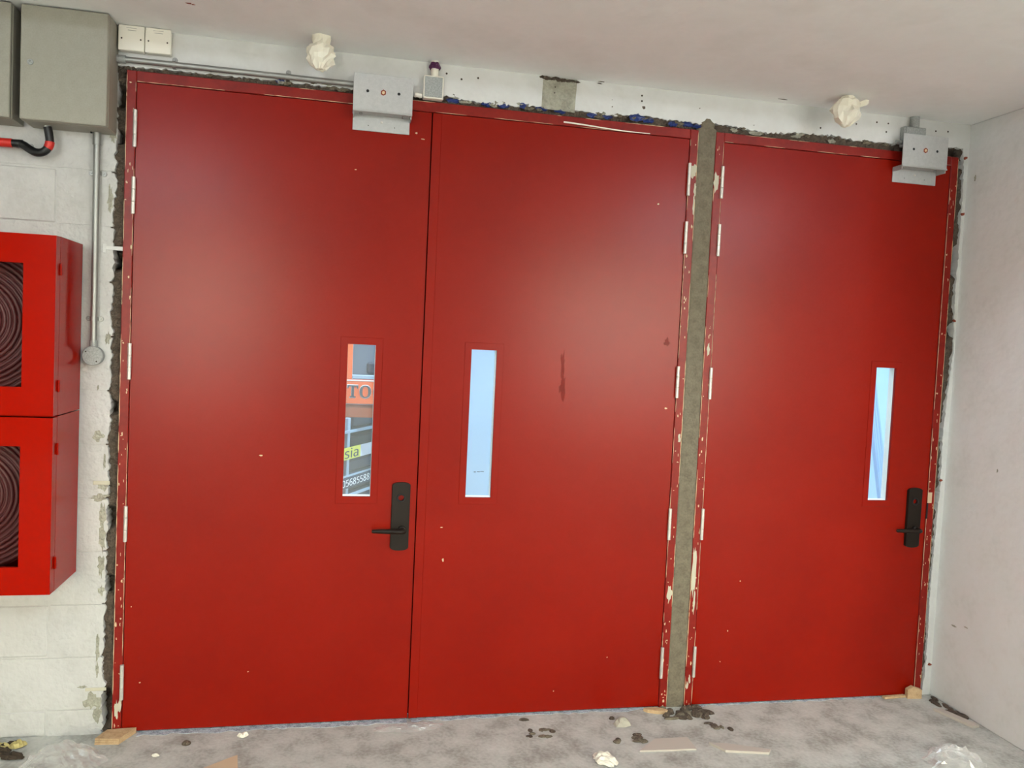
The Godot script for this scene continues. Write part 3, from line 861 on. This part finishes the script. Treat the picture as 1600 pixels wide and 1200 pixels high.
# ---------------------------------------------------------------- fittings on the wall
func build_fittings() -> void:
	# electrical enclosures
	enclosure("grey steel enclosure beside the white junction boxes, lock at its edge", -1.820, -1.5165, true)
	enclosure("grey steel enclosure cut by the picture edge, furthest from the doors", -2.155, -1.852, false)
	# white junction boxes
	for i in 2:
		var x := -1.462 + .0985 * i
		var b := thing("junction_box", ["white blank junction box touching the grey enclosure", "white blank junction box further from the grey enclosure"][i], "junction box", Vector3(x, 2.8135, 0), "white junction boxes")
		obj("body", MB.new().box(Vector3(0, 0, .017), Vector3(.093, .094, .032), .003), M.white_plastic, b)
		obj("cover", MB.new().box(Vector3(0, 0, .036), Vector3(.096, .097, .009), .0025), M.white_plastic, b)
		for sx in [-1, 1]:
			var sc := obj("screw", MB.new().lathe(PackedVector2Array([Vector2(0, .002), Vector2(.0028, .0018), Vector2(.0033, 0)]), 8, Transform3D(Basis(Vector3.RIGHT, PI / 2), Vector3(sx * .035, -.004, .0405))), M.brown, b)
			sc.set_meta("label", "dark screw head")
		obj("print_line", MB.new().span(-.018, .020, .037, .0385, .0403, .0409), M.print, b)
		obj("print_line", MB.new().span(-.013, .018, .028, .0300, .0403, .0409), M.print, b)
	# conduit along the lintel
	var cd := thing("conduit", "galvanised conduit running along the lintel to the steel bracket", "conduit", Vector3(0, 0, 0))
	obj("pipe", MB.new().tube(PackedVector3Array([Vector3(-1.500, 2.7335, .022), Vector3(-.46, 2.7335, .022)]), .0115, 16), M.conduit, cd)
	obj("coupling", MB.new().tube(PackedVector3Array([Vector3(-1.516, 2.7335, .022), Vector3(-1.484, 2.7335, .022)]), .0155, 16), M.cast, cd)
	for x in [-1.305, -.864]:
		saddle(cd, Vector3(x, 2.7335, .022), true)
	obj("pipe_stub", MB.new().tube(PackedVector3Array([Vector3(-.345, 2.718, .020), Vector3(-.314, 2.716, .020)]), .010, 12), M.white_plastic, cd)
	# vertical conduit and round box
	var vc := thing("conduit", "galvanised conduit dropping from the grey enclosure to the round box", "conduit")
	obj("pipe", MB.new().tube(PackedVector3Array([Vector3(-1.583, 2.44, .022), Vector3(-1.5795, 1.585, .022)]), .0125, 16), M.conduit, vc)
	obj("coupling", MB.new().tube(PackedVector3Array([Vector3(-1.583, 2.438, .022), Vector3(-1.583, 2.39, .022)]), .0155, 16), M.conduit, vc)
	for y in [2.282, 1.707]:
		saddle(vc, Vector3(-1.5815, y, .022), false)
	var rb := thing("round_box", "round cast metal conduit box below the vertical conduit", "junction box", Vector3(-1.579, 1.559, 0))
	var turn := Transform3D(Basis(Vector3.RIGHT, PI / 2), Vector3.ZERO)
	obj("body", MB.new().lathe(PackedVector2Array([Vector2(0, 0), Vector2(.037, 0), Vector2(.037, .034), Vector2(0, .034)]), 28, turn), M.cast, rb)
	obj("lid", MB.new().lathe(PackedVector2Array([Vector2(0, .040), Vector2(.036, .040), Vector2(.039, .038), Vector2(.039, .034), Vector2(0, .034)]), 28, turn), M.cast, rb)
	for p in [[-.024, .016], [.016, -.022]]:
		obj("screw", MB.new().lathe(PackedVector2Array([Vector2(0, .002), Vector2(.0026, .0016), Vector2(.003, 0)]), 8, Transform3D(Basis(Vector3.RIGHT, PI / 2), Vector3(p[0], p[1], .040))), M.brown, rb)
	obj("neck", MB.new().tube(PackedVector3Array([Vector3(0, .034, .022), Vector3(0, .062, .022)]), .0155, 14), M.cast, rb)
	# black ribbed hose from the enclosure
	var fp := thing("flexible_pipe", "black flexible pipe with red bands curling below the grey enclosure", "pipe")
	var c3 := Curve3D.new()
	var raw := [Vector3(-1.747, 2.432, .07), Vector3(-1.741, 2.405, .07), Vector3(-1.7385, 2.368, .07), Vector3(-1.757, 2.340, .068), Vector3(-1.787, 2.334, .062), Vector3(-1.817, 2.348, .05), Vector3(-1.845, 2.364, .042), Vector3(-1.889, 2.366, .04), Vector3(-2.30, 2.360, .04)]
	for i in raw.size():
		var t: Vector3 = (raw[mini(i + 1, raw.size() - 1)] - raw[maxi(i - 1, 0)]) * 0.18
		c3.add_point(raw[i], -t if i < raw.size() - 1 else -t * .3, t if i < raw.size() - 2 else t * .3)
	c3.bake_interval = 0.0035
	var path := c3.get_baked_points()
	var rad: Array = []
	for i in path.size(): rad.append(.0158 if i % 2 == 0 else .0148)
	obj("sleeve", MB.new().tube(path, rad, 14), M.black_pipe, fp)
	obj("nipple", MB.new().tube(PackedVector3Array([Vector3(-1.747, 2.437, .07), Vector3(-1.7465, 2.420, .07)]), .0105, 12), M.channel, fp)
	for span_ in [[2.352, 2.378], [0, 0]]:
		var seg := PackedVector3Array()
		for p in path:
			if (span_[1] > 0 and p.y > span_[0] and p.y < span_[1] and p.x > -1.745) or (span_[1] == 0 and p.x < -1.878 and p.x > -1.93): seg.append(p)
		if seg.size() > 2: obj("red_band", MB.new().tube(seg, .0168, 14), M.red_band, fp)
	saddle(fp, Vector3(-1.848, 2.3655, .030), false)
	# hose cabinets
	hose_cabinet("upper red hose cabinet with a window, above its twin", 1.341, 2.0)
	hose_cabinet("lower red hose cabinet with a window, below its twin", .680, 1.3375)
	# steel brackets on the door heads
	bracket("galvanised Z-shaped bracket on the wide door leaf beside the conduit", Vector3(-.478, 0, 0), 0.010)
	bracket("galvanised Z-shaped bracket on the single door near the corner", Vector3(2.088, 0, 0), 0.0)
	# square conduit boxes behind them
	for i in 2:
		var at: Vector3 = [Vector3(-.268, 2.752, .001), Vector3(2.052, 2.765, .001)][i]
		var s := thing("square_box", ["grey square conduit box with purple tape over the door meeting line", "grey square conduit box half hidden behind the corner bracket"][i], "junction box", at, "square conduit boxes")
		var wd: float = .086 if i == 0 else .118
		obj("body", MB.new().box(Vector3(0, 0, .019), Vector3(wd, .096, .036), .003), M.white_plastic if i == 0 else M.cast, s)
		obj("cover", MB.new().box(Vector3(0, 0, .0385), Vector3(wd * .86, .084, .003), .001), M.cast, s)
		obj("pipe_stub", MB.new().tube(PackedVector3Array([Vector3(.004, .046, .02), Vector3(.004, CEIL - at.y, .02)]), .0165 if i == 0 else .022, 14), M.white_plastic if i == 0 else M.cast, s)
		if i == 0:
			var b := MB.new()
			var rr := rng(9)
			var pts: Array = []
			for j in 5:
				var row: Array = []
				for k in 13:
					var a := TAU * (k % 12) / 12
					var q: float = .0175 + [.003, .006, .005, .003, 0.0][j] + .003 * sin(k * 2.1 + j)
					row.append(Vector3(.004 + cos(a) * q, .078 + j * .007, .02 + sin(a) * q))
				pts.append(row)
			for j in 4:
				for k in 12: b.quad(pts[j][k], pts[j][k + 1], pts[j + 1][k + 1], pts[j + 1][k], pts[j][k] - Vector3(.004, .09, .02))
			obj("tape_wrap", b, M.purple, s)
	obj("side_knockout", MB.new().tube(PackedVector3Array([Vector3(-.062, -.028, .02), Vector3(-.09, -.028, .02)]), .011, 12), M.cast, get_node("square_box_001"))
	# paper-wrapped sprinkler heads under the ceiling
	var wrap_a := thing("wrapped_sprinkler", "paper-wrapped sprinkler head hanging above the wide door leaf", "sprinkler", Vector3(-.733, CEIL, .163), "wrapped sprinkler heads")
	obj("neck_wrap", crumple([[.036, .004], [.034, -.012], [.031, -.030], [.034, -.042]], 18, 0.4, 81), M.paper, wrap_a)
	obj("head_wrap", crumple([[.030, -.034], [.052, -.044], [.058, -.056], [.050, -.075], [.046, -.095], [.036, -.112], [.020, -.128], [.0, -.131]], 18, 0.5, 82), M.paper, wrap_a)
	var wrap_b := thing("wrapped_sprinkler", "paper-wrapped sprinkler head hanging above the single door", "sprinkler", Vector3(1.585, CEIL, .185), "wrapped sprinkler heads")
	obj("neck_wrap", crumple([[.030, .004], [.034, -.010], [.040, -.022]], 14, 0.4, 83), M.paper, wrap_b)
	obj("head_wrap", crumple([[.036, -.012], [.056, -.022], [.062, -.050], [.060, -.075], [.050, -.096], [.030, -.116], [.016, -.128], [.0, -.130]], 18, 0.5, 84), M.paper, wrap_b)
	obj("paper_flap", MB.new().sheet([[Vector3(.05, -.02, .01), Vector3(.08, -.006, .02), Vector3(.098, -.008, .015)], [Vector3(.05, -.045, .02), Vector3(.078, -.035, .03), Vector3(.092, -.024, .02)]], Vector3.BACK, false), M.paper, wrap_b)
	obj("paper_flap", MB.new().sheet([[Vector3(-.03, -.022, .02), Vector3(-.022, .0, .03)], [Vector3(-.015, -.024, .03), Vector3(-.018, -.004, .03)]], Vector3.BACK, false), M.paper, wrap_b)

func saddle(parent: Node3D, at: Vector3, along_x: bool) -> void:
	var b := MB.new()
	var r := 0.0135
	var pts: Array = []
	for j in 2:
		var row: Array = []
		for i in 13:
			var a := PI * i / 12.0
			var s := Vector3(0, cos(a) * r, sin(a) * r) if along_x else Vector3(cos(a) * r, 0, sin(a) * r)
			row.append(at + s + (Vector3(1, 0, 0) if along_x else Vector3(0, 1, 0)) * (j - .5) * .014)
		pts.append(row)
	for i in 12: b.quad(pts[0][i], pts[0][i + 1], pts[1][i + 1], pts[1][i], (pts[0][i] + pts[1][i + 1]) * .5 - at)
	for i in [0, 12]:
		var dn := Vector3(0, 0, .0012 - at.z)
		b.quad(pts[0][i], pts[1][i], pts[1][i] + dn, pts[0][i] + dn, pts[0][i] - at)
	for sg in [-1.0, 1.0]:
		var e := (Vector3(0, sg, 0) if along_x else Vector3(sg, 0, 0))
		if along_x and sg < 0: continue
		b.lathe(PackedVector2Array([Vector2(0, .004), Vector2(.0095, .004), Vector2(.0105, .003), Vector2(.0105, 0)]), 14, Transform3D(Basis(Vector3.RIGHT, PI / 2), Vector3(at.x, at.y, .001) + e * (r + .009)))
	var o := obj("saddle", b, M.conduit, parent)
	for sg in [-1.0, 1.0]:
		if along_x and sg < 0: continue
		var e := (Vector3(0, sg, 0) if along_x else Vector3(sg, 0, 0))
		obj("screw", MB.new().lathe(PackedVector2Array([Vector2(0, .0025), Vector2(.003, .002), Vector2(.0038, 0)]), 8, Transform3D(Basis(Vector3.RIGHT, PI / 2), Vector3(at.x, at.y, .005) + e * (r + .009))), M.cast, o)

func enclosure(label: String, x0: float, x1: float, near: bool) -> void:
	var y0 := 2.438
	var y1 := 2.860
	var e := thing("steel_enclosure", label, "enclosure", Vector3(0, 0, 0), "grey steel enclosures")
	obj("body", MB.new().span(x0, x1, y0, y1, .001, .128, .003), M.enclosure, e)
	var d := obj("door", MB.new().span(x0 + .001, x1 - .001, y0 + .001, y1 - .001, .131, .150, .003), M.enclosure, e)
	obj("gasket", MB.new().span(x0 + .006, x1 - .006, y0 + .006, y1 - .006, .127, .132), M.black, e)
	if near:
		obj("lock", MB.new().lathe(PackedVector2Array([Vector2(0, .001), Vector2(.004, .001), Vector2(.0045, .0035), Vector2(.0095, .004), Vector2(.011, .003), Vector2(.011, 0)]), 20, Transform3D(Basis(Vector3.RIGHT, PI / 2), Vector3(x0 + .036, 2.650, .1495))), M.cast, d)
		obj("knockout_nut", MB.new().span(-1.604, -1.598, y0 - .006, y0, .03, .036), M.black, e)

func hose_cabinet(label: String, y0: float, y1: float) -> void:
	var x1 := -1.632
	var x0 := x1 - .66
	var zb := .268
	var zd := .318
	var t := thing("hose_cabinet", label, "hose cabinet", Vector3.ZERO, "red hose cabinets")
	var k := .003
	var b := MB.new()
	b.span(x0, x1, y0, y1, .001, .005)
	b.span(x0, x0 + k, y0, y1, .001, zb, .001)
	b.span(x1 - k, x1, y0, y1, .001, zb, .001)
	b.span(x0 + k, x1 - k, y0, y0 + k, .001, zb)
	b.span(x0 + k, x1 - k, y1 - k, y1, .001, zb)
	obj("body", b, M.cabinet_red, t)
	# door with a square window
	var wx1 := x1 - .107
	var wx0 := x0 + .107
	var wy0 := y0 + .105
	var wy1 := y1 - .107
	var g := .002
	var d := slotted(x0, x1, y0 + g, y1 - g, wx0, wx1, wy0, wy1, zd - .016, zd)
	d.span(x1 - .003, x1, y0 + g, y1 - g, zb + .004, zd - .015)
	d.span(x0, x0 + .003, y0 + g, y1 - g, zb + .004, zd - .015)
	d.span(x0 + .003, x1 - .003, y1 - .005, y1 - g, zb + .004, zd - .015)
	d.span(x0 + .003, x1 - .003, y0 + g, y0 + .005, zb + .004, zd - .015)
	var dr := obj("door", d, M.cabinet_red, t)
	for y in [y0 + .11, y1 - .12]:
		obj("hinge", MB.new().tube(PackedVector3Array([Vector3(x1 + .003, y - .022, zb + .004), Vector3(x1 + .003, y + .022, zb + .004)]), .0045, 10), M.cabinet_red, dr)
	# the reel inside
	var cx := (x0 + x1) * .5
	var cy := (y0 + y1) * .5 + .01
	var upper := y0 > 1.0
	var rl := thing("hose_reel", "dark maroon hose coiled on a reel inside the %s red cabinet" % ("upper" if upper else "lower"), "hose reel", Vector3(cx, cy, 0), "coiled hose reels")
	var turn := Transform3D(Basis(Vector3.RIGHT, PI / 2), Vector3.ZERO)
	obj("drum", MB.new().lathe(PackedVector2Array([Vector2(0, .006), Vector2(.30, .006), Vector2(.30, .012), Vector2(.06, .014), Vector2(.06, .20), Vector2(0, .20)]), 40, turn), M.dark_inside, rl)
	var sp := PackedVector3Array()
	var turns := 12
	for i in turns * 36 + 1:
		var a := TAU * i / 36.0
		var rr := .072 + .0178 * i / 36.0
		sp.append(Vector3(cos(a) * rr, sin(a) * rr, .152 + .003 * sin(rr * 90.0)))
	obj("hose", MB.new().tube(sp, .0088, 10), M.hose, rl)
	sp = PackedVector3Array()
	for i in turns * 24 + 1:
		var a := TAU * i / 24.0
		var rr := .0809 + .0178 * i / 24.0
		sp.append(Vector3(cos(a) * rr, sin(a) * rr, .145))
	obj("hose", MB.new().tube(sp, .0088, 8), M.hose, rl)

func bracket(label: String, at: Vector3, tilt: float) -> void:
	var t := thing("steel_bracket", label, "bracket", at, "steel door brackets")
	var h := .122
	var zf := .072
	var up := obj("upper_plate", MB.new().span(-h, h, 2.621, 2.768, zf - .004, zf, .001), M.steel, t)
	obj("fold", MB.new().span(-h, h, 2.617, 2.621, .004, zf + .003, .001), M.steel, t)
	obj("bottom_lip", MB.new().span(-h, h, 2.612, 2.6175, zf - .014, zf + .006, .0015), M.steel, t)
	var lp := obj("lower_plate", MB.new().span(-h + .002, h - .004, 2.551, 2.618, .0, .005, .001), M.steel, t)
	for sx in [-1, 1]:
		obj("side_stay", MB.new().span(sx * (h - .004) - .002, sx * (h - .004) + .002, 2.6, 2.62, .004, zf - .004), M.steel, t)
		obj("bolt", MB.new().lathe(PackedVector2Array([Vector2(0, -.006), Vector2(.006, -.006), Vector2(.0065, -.001), Vector2(.0065, .002), Vector2(0, .002)]), 6, Transform3D(Basis.IDENTITY, Vector3(sx * .088, 2.615, .035))), M.cast, t)
		obj("screw_hole", MB.new().lathe(PackedVector2Array([Vector2(0, .0008), Vector2(.0055, .0008), Vector2(.0062, 0)]), 14, Transform3D(Basis(Vector3.RIGHT, PI / 2), Vector3(sx * .064, 2.698, zf))), M.black, up)
		obj("pin_hole", MB.new().lathe(PackedVector2Array([Vector2(0, .0006), Vector2(.002, .0006), Vector2(.0022, 0)]), 8, Transform3D(Basis(Vector3.RIGHT, PI / 2), Vector3(sx * .055 + .0, 2.574, .005))), M.brown, lp)
	var sl := obj("slot", MB.new().prism(blob(0, 0, .012, .013, 3, 6, 0.0), 0.0, .001), M.rust, up)
	sl.position = Vector3(.0, 2.697, zf)
	sl.rotation.z = -0.5
	obj("slot_nut", MB.new().prism(blob(0, 0, .0062, .0072, 3, 6, 0.0), 0.0, .002), M.primer, sl)
	obj("screw", MB.new().lathe(PackedVector2Array([Vector2(0, .003), Vector2(.004, .0025), Vector2(.0055, 0)]), 12, Transform3D(Basis(Vector3.RIGHT, PI / 2), Vector3(.0, 2.592, .005))), M.hinge, lp)
	t.rotation.z = 0.0
	if tilt != 0.0: up.rotation.z = 0.0

# ---------------------------------------------------------------- floor litter
func lump(rx: float, h: float, rz: float, s: int, cuts := 9, rough := 0.35) -> MB:
	var f := noise(s, 1.0, 2)
	var b := MB.new()
	var pts: Array = []
	for j in 5:
		var row: Array = []
		for i in cuts + 1:
			var a := TAU * (i % cuts) / cuts
			var q := j / 4.0 * PI * 0.5
			var k := 1.0 + rough * f.get_noise_3d(cos(a) * 3.0, sin(a) * 3.0, j * 0.6)
			row.append(Vector3(cos(a) * rx * cos(q) * k, h * sin(q), sin(a) * rz * cos(q) * k))
		pts.append(row)
	for j in 4:
		for i in cuts: b.quad(pts[j][i], pts[j][i + 1], pts[j + 1][i + 1], pts[j + 1][i], pts[j][i] + pts[j + 1][i + 1] + Vector3(0, .001, 0))
	return b

# a creased sheet lying on the floor: outline ellipse, heights from noise
func creased(rx: float, rz: float, h: float, s: int, grid := 12, peak := 0.0) -> MB:
	var f := noise(s, 0.9, 3)
	var r := rng(s)
	var pts: Array = []
	for j in grid + 1:
		var row: Array = []
		for i in grid + 1:
			var u := 2.0 * i / grid - 1.0
			var q := 2.0 * j / grid - 1.0
			var p := Vector2(u * sqrt(1.0 - q * q * .5), q * sqrt(1.0 - u * u * .5))
			var k := 1.0 + .3 * f.get_noise_2d(atan2(p.y, p.x) * 2.0, 5.0)
			var inner := 1.0 - p.length()
			var y := .002 + maxf(h * (.35 + .65 * absf(f.get_noise_2d(p.x * 4.0, p.y * 4.0)) * 2.0) * minf(inner * 3.0, 1.0), 0.0) + peak * maxf(inner, 0.0) + r.randf_range(0, h * .18)
			row.append(Vector3(p.x * rx * k, y, p.y * rz * k))
		pts.append(row)
	return MB.new().sheet(pts, Vector3.UP, false)

func build_debris() -> void:
	# dusty blue film under the door leaves
	var k := 0
	for q in [[-1.38, -.27, "dusty blue film strip on the floor under the wide leaf"], [-.25, .90, "dusty blue film strip on the floor under the middle leaf"], [1.10, 2.10, "dusty blue film strip on the floor under the single leaf"]]:
		var poly := PackedVector2Array()
		var r := rng(600 + k)
		var n_ := 40
		for i in n_ + 1: poly.append(Vector2(lerpf(q[0], q[1], float(i) / n_), .034 + r.randf_range(-.012, .012) - .012 * k))
		poly.append(Vector2(q[1], -.05)); poly.append(Vector2(q[0], -.05))
		tag(obj("floor_film", MB.new().prism(poly, 0.0003, 0.0018, Transform3D(Basis(Vector3.RIGHT, Vector3.BACK, Vector3.UP), Vector3.ZERO)), M.blue_dust), q[2], "film", "film strips under the doors")
		k += 1
	var place := func(o: Node3D, x: float, z: float, turn: float, label: String, cat: String, group := "") -> Node3D:
		o.position = Vector3(x, 0.0005, z)
		o.rotation.y = turn
		return tag(o, label, cat, group)
	# plywood offcut under the frame corner
	var ply := thing("plywood_offcut", "layered plywood offcut under the frame corner by the block wall", "wood offcut", Vector3(-1.462, .0005, .062))
	for i in 3:
		obj("ply_layer", MB.new().prism(PackedVector2Array([Vector2(-.062, -.035 + .004 * i), Vector2(.030, -.042), Vector2(.075, .055), Vector2(-.035, .060 - .006 * i)]), .008 * i, .008 * i + .0075, Transform3D(Basis(Vector3.RIGHT, Vector3.FORWARD, Vector3.UP), Vector3.ZERO)), M.wood, ply)
	place.call(obj("wood_wedge", MB.new().prism(PackedVector2Array([Vector2(-.04, 0), Vector2(.036, 0), Vector2(.034, .045), Vector2(-.012, .060), Vector2(-.04, .045)]), -.012, .012), M.wood), 2.270, .030, -0.1, "tan wooden wedge under the frame of the single door", "wood offcut")
	place.call(obj("timber_lath", MB.new().box(Vector3(0, .006, 0), Vector3(.125, .011, .022), .002), M.wood), 2.165, .020, 0.06, "thin timber lath beside the tan wedge under the single door", "wood offcut")
	place.call(obj("wood_offcut", MB.new().prism(blob(0, 0, .055, .020, 611, 8, .2), 0, .016, Transform3D(Basis(Vector3.RIGHT, Vector3.FORWARD, Vector3.UP), Vector3.ZERO)), M.wood), .885, .050, -0.3, "cream wood offcut at the foot of the mortar strip", "wood offcut")
	# mortar dropped at the foot of the strip
	var mp := thing("mortar_pile", "brown mortar spilled at the foot of the strip between frames", "mortar", Vector3(1.0, .0005, .03))
	var r2 := rng(620)
	for i in 26:
		var l := obj("mortar_clod", lump(r2.randf_range(.014, .042), r2.randf_range(.006, .022), r2.randf_range(.012, .03), 621 + i), M.mortar_dark if i % 3 else M.mortar, mp)
		l.position = Vector3(r2.randf_range(-.085, .13), 0, r2.randf_range(-.01, .10))
	k = 0
	for q in [[.305, .20, "brown mortar splash on the floor before the middle leaf"], [.66, .285, "brown mortar splash on the floor near the grey stone"], [1.10, .22, "small mortar splash on the floor before the single door"], [.255, .06, "mortar clod against the foot of the middle leaf"]]:
		var sp := thing("mortar_splash", q[2], "mortar", Vector3(q[0], .0005, q[1]), "mortar splashes")
		for i in (11 if k < 2 else (6 if k == 2 else 2)):
			var l := obj("mortar_clod", lump(r2.randf_range(.008, .024), r2.randf_range(.003, .008), r2.randf_range(.008, .02), 650 + i + 20 * k), M.mortar_dark if i % 2 else M.mortar, sp)
			var wide := .07 if k < 3 else .012
			l.position = Vector3(r2.randf_range(-wide, wide), 0, r2.randf_range(-wide * .55, wide * .55))
		k += 1
	place.call(obj("stone", lump(.036, .034, .03, 690, 7, .5), M.stone), .685, .150, .3, "pale grey angular stone on the floor before the middle leaf", "stone")
	place.call(obj("pebble", lump(.014, .012, .012, 691, 7, .4), M.mortar_dark), .655, .095, .3, "dark pebble just behind the pale grey stone", "stone")
	place.call(obj("paper_scrap", creased(.045, .06, .022, 692, 8), M.paper), .505, .455, .4, "crumpled white paper scrap near the picture's lower edge", "paper")
	place.call(obj("tile_shard", MB.new().prism(PackedVector2Array([Vector2(-.13, -.03), Vector2(.12, -.055), Vector2(.13, .05), Vector2(-.02, .06)]), 0, .007, Transform3D(Basis(Vector3.RIGHT, Vector3.FORWARD, Vector3.UP), Vector3.ZERO)), M.shard), .80, .37, .05, "flat off-white board shard lying before the middle leaf", "shard")
	place.call(obj("tile_shard", MB.new().prism(PackedVector2Array([Vector2(-.10, .055), Vector2(-.06, -.02), Vector2(.12, -.06), Vector2(.14, -.035), Vector2(-.02, .035)]), 0, .010, Transform3D(Basis(Vector3.RIGHT, Vector3.FORWARD, Vector3.UP), Vector3.ZERO)), M.shard), 1.10, .43, .0, "narrow off-white plaster shard lying before the single door", "shard")
	place.call(obj("plaster_strip", MB.new().prism(PackedVector2Array([Vector2(-.10, -.018), Vector2(.09, -.022), Vector2(.11, .012), Vector2(-.095, .022)]), 0, .013, Transform3D(Basis(Vector3.RIGHT, Vector3.FORWARD, Vector3.UP), Vector3.ZERO)), M.shard), 2.312, .275, 1.9, "white plaster strip lying along the plain corner wall", "shard")
	place.call(obj("cardboard_piece", MB.new().prism(PackedVector2Array([Vector2(-.075, -.05), Vector2(.075, -.05), Vector2(.062, .055), Vector2(.04, .04)]), 0, .004, Transform3D(Basis(Vector3.RIGHT, Vector3.FORWARD, Vector3.UP), Vector3.ZERO)), M.card), -1.02, .305, .0, "torn tan cardboard piece on the floor before the wide leaf", "cardboard")
	place.call(obj("paper_scrap", creased(.022, .02, .014, 693, 6), M.paper), -.955, .085, .2, "small white paper scrap beneath the wide leaf", "paper")
	place.call(obj("paper_scrap", creased(.012, .016, .006, 694, 5), M.paper), -1.27, .215, .9, "tiny white paper fleck beside the plywood offcut", "paper")
	place.call(obj("dark_clod", lump(.018, .016, .016, 695, 8, .4), M.mortar_dark), -1.17, .13, 0, "dark clod on the floor before the wide leaf", "mortar")
	# clear plastic
	place.call(obj("plastic_bag", creased(.15, .16, .025, 700, 18, .09), M.plastic), -1.60, .29, .2, "crumpled clear plastic bag on the floor below the hose cabinets", "plastic bag")
	place.call(obj("plastic_sheet", creased(.15, .045, .010, 701, 16), M.plastic), -.26, .085, .04, "flat clear plastic sheet where the two leaves meet", "plastic sheet")
	place.call(obj("plastic_bag", creased(.13, .10, .045, 702, 14, .03), M.plastic), 1.98, .66, .2, "crumpled clear plastic bag on the floor near the corner wall", "plastic bag")
	# swept litter by the block wall
	var lt := thing("packing_litter", "dark brown litter with straw-coloured scraps against the block wall", "litter", Vector3(-1.86, .0005, .10))
	for i in 12:
		var l := obj("scrap", creased(r2.randf_range(.02, .05), r2.randf_range(.015, .03), r2.randf_range(.01, .02), 720 + i, 6), M.straw if i % 5 == 0 else M.brown, lt)
		l.position = Vector3(r2.randf_range(-.08, .08), .0, r2.randf_range(-.05, .08))
	# dark dirt along the corner wall
	var dl := thing("corner_dirt", "dark dirt gathered along the foot of the corner wall", "dirt", Vector3(2.36, .0005, .1))
	for i in 14:
		var l := obj("dirt_clod", lump(r2.randf_range(.008, .018), r2.randf_range(.005, .016), r2.randf_range(.012, .03), 760 + i), M.mortar_dark, dl)
		l.position = Vector3(r2.randf_range(-.03, .012), 0, -.04 + .03 * i * .5)
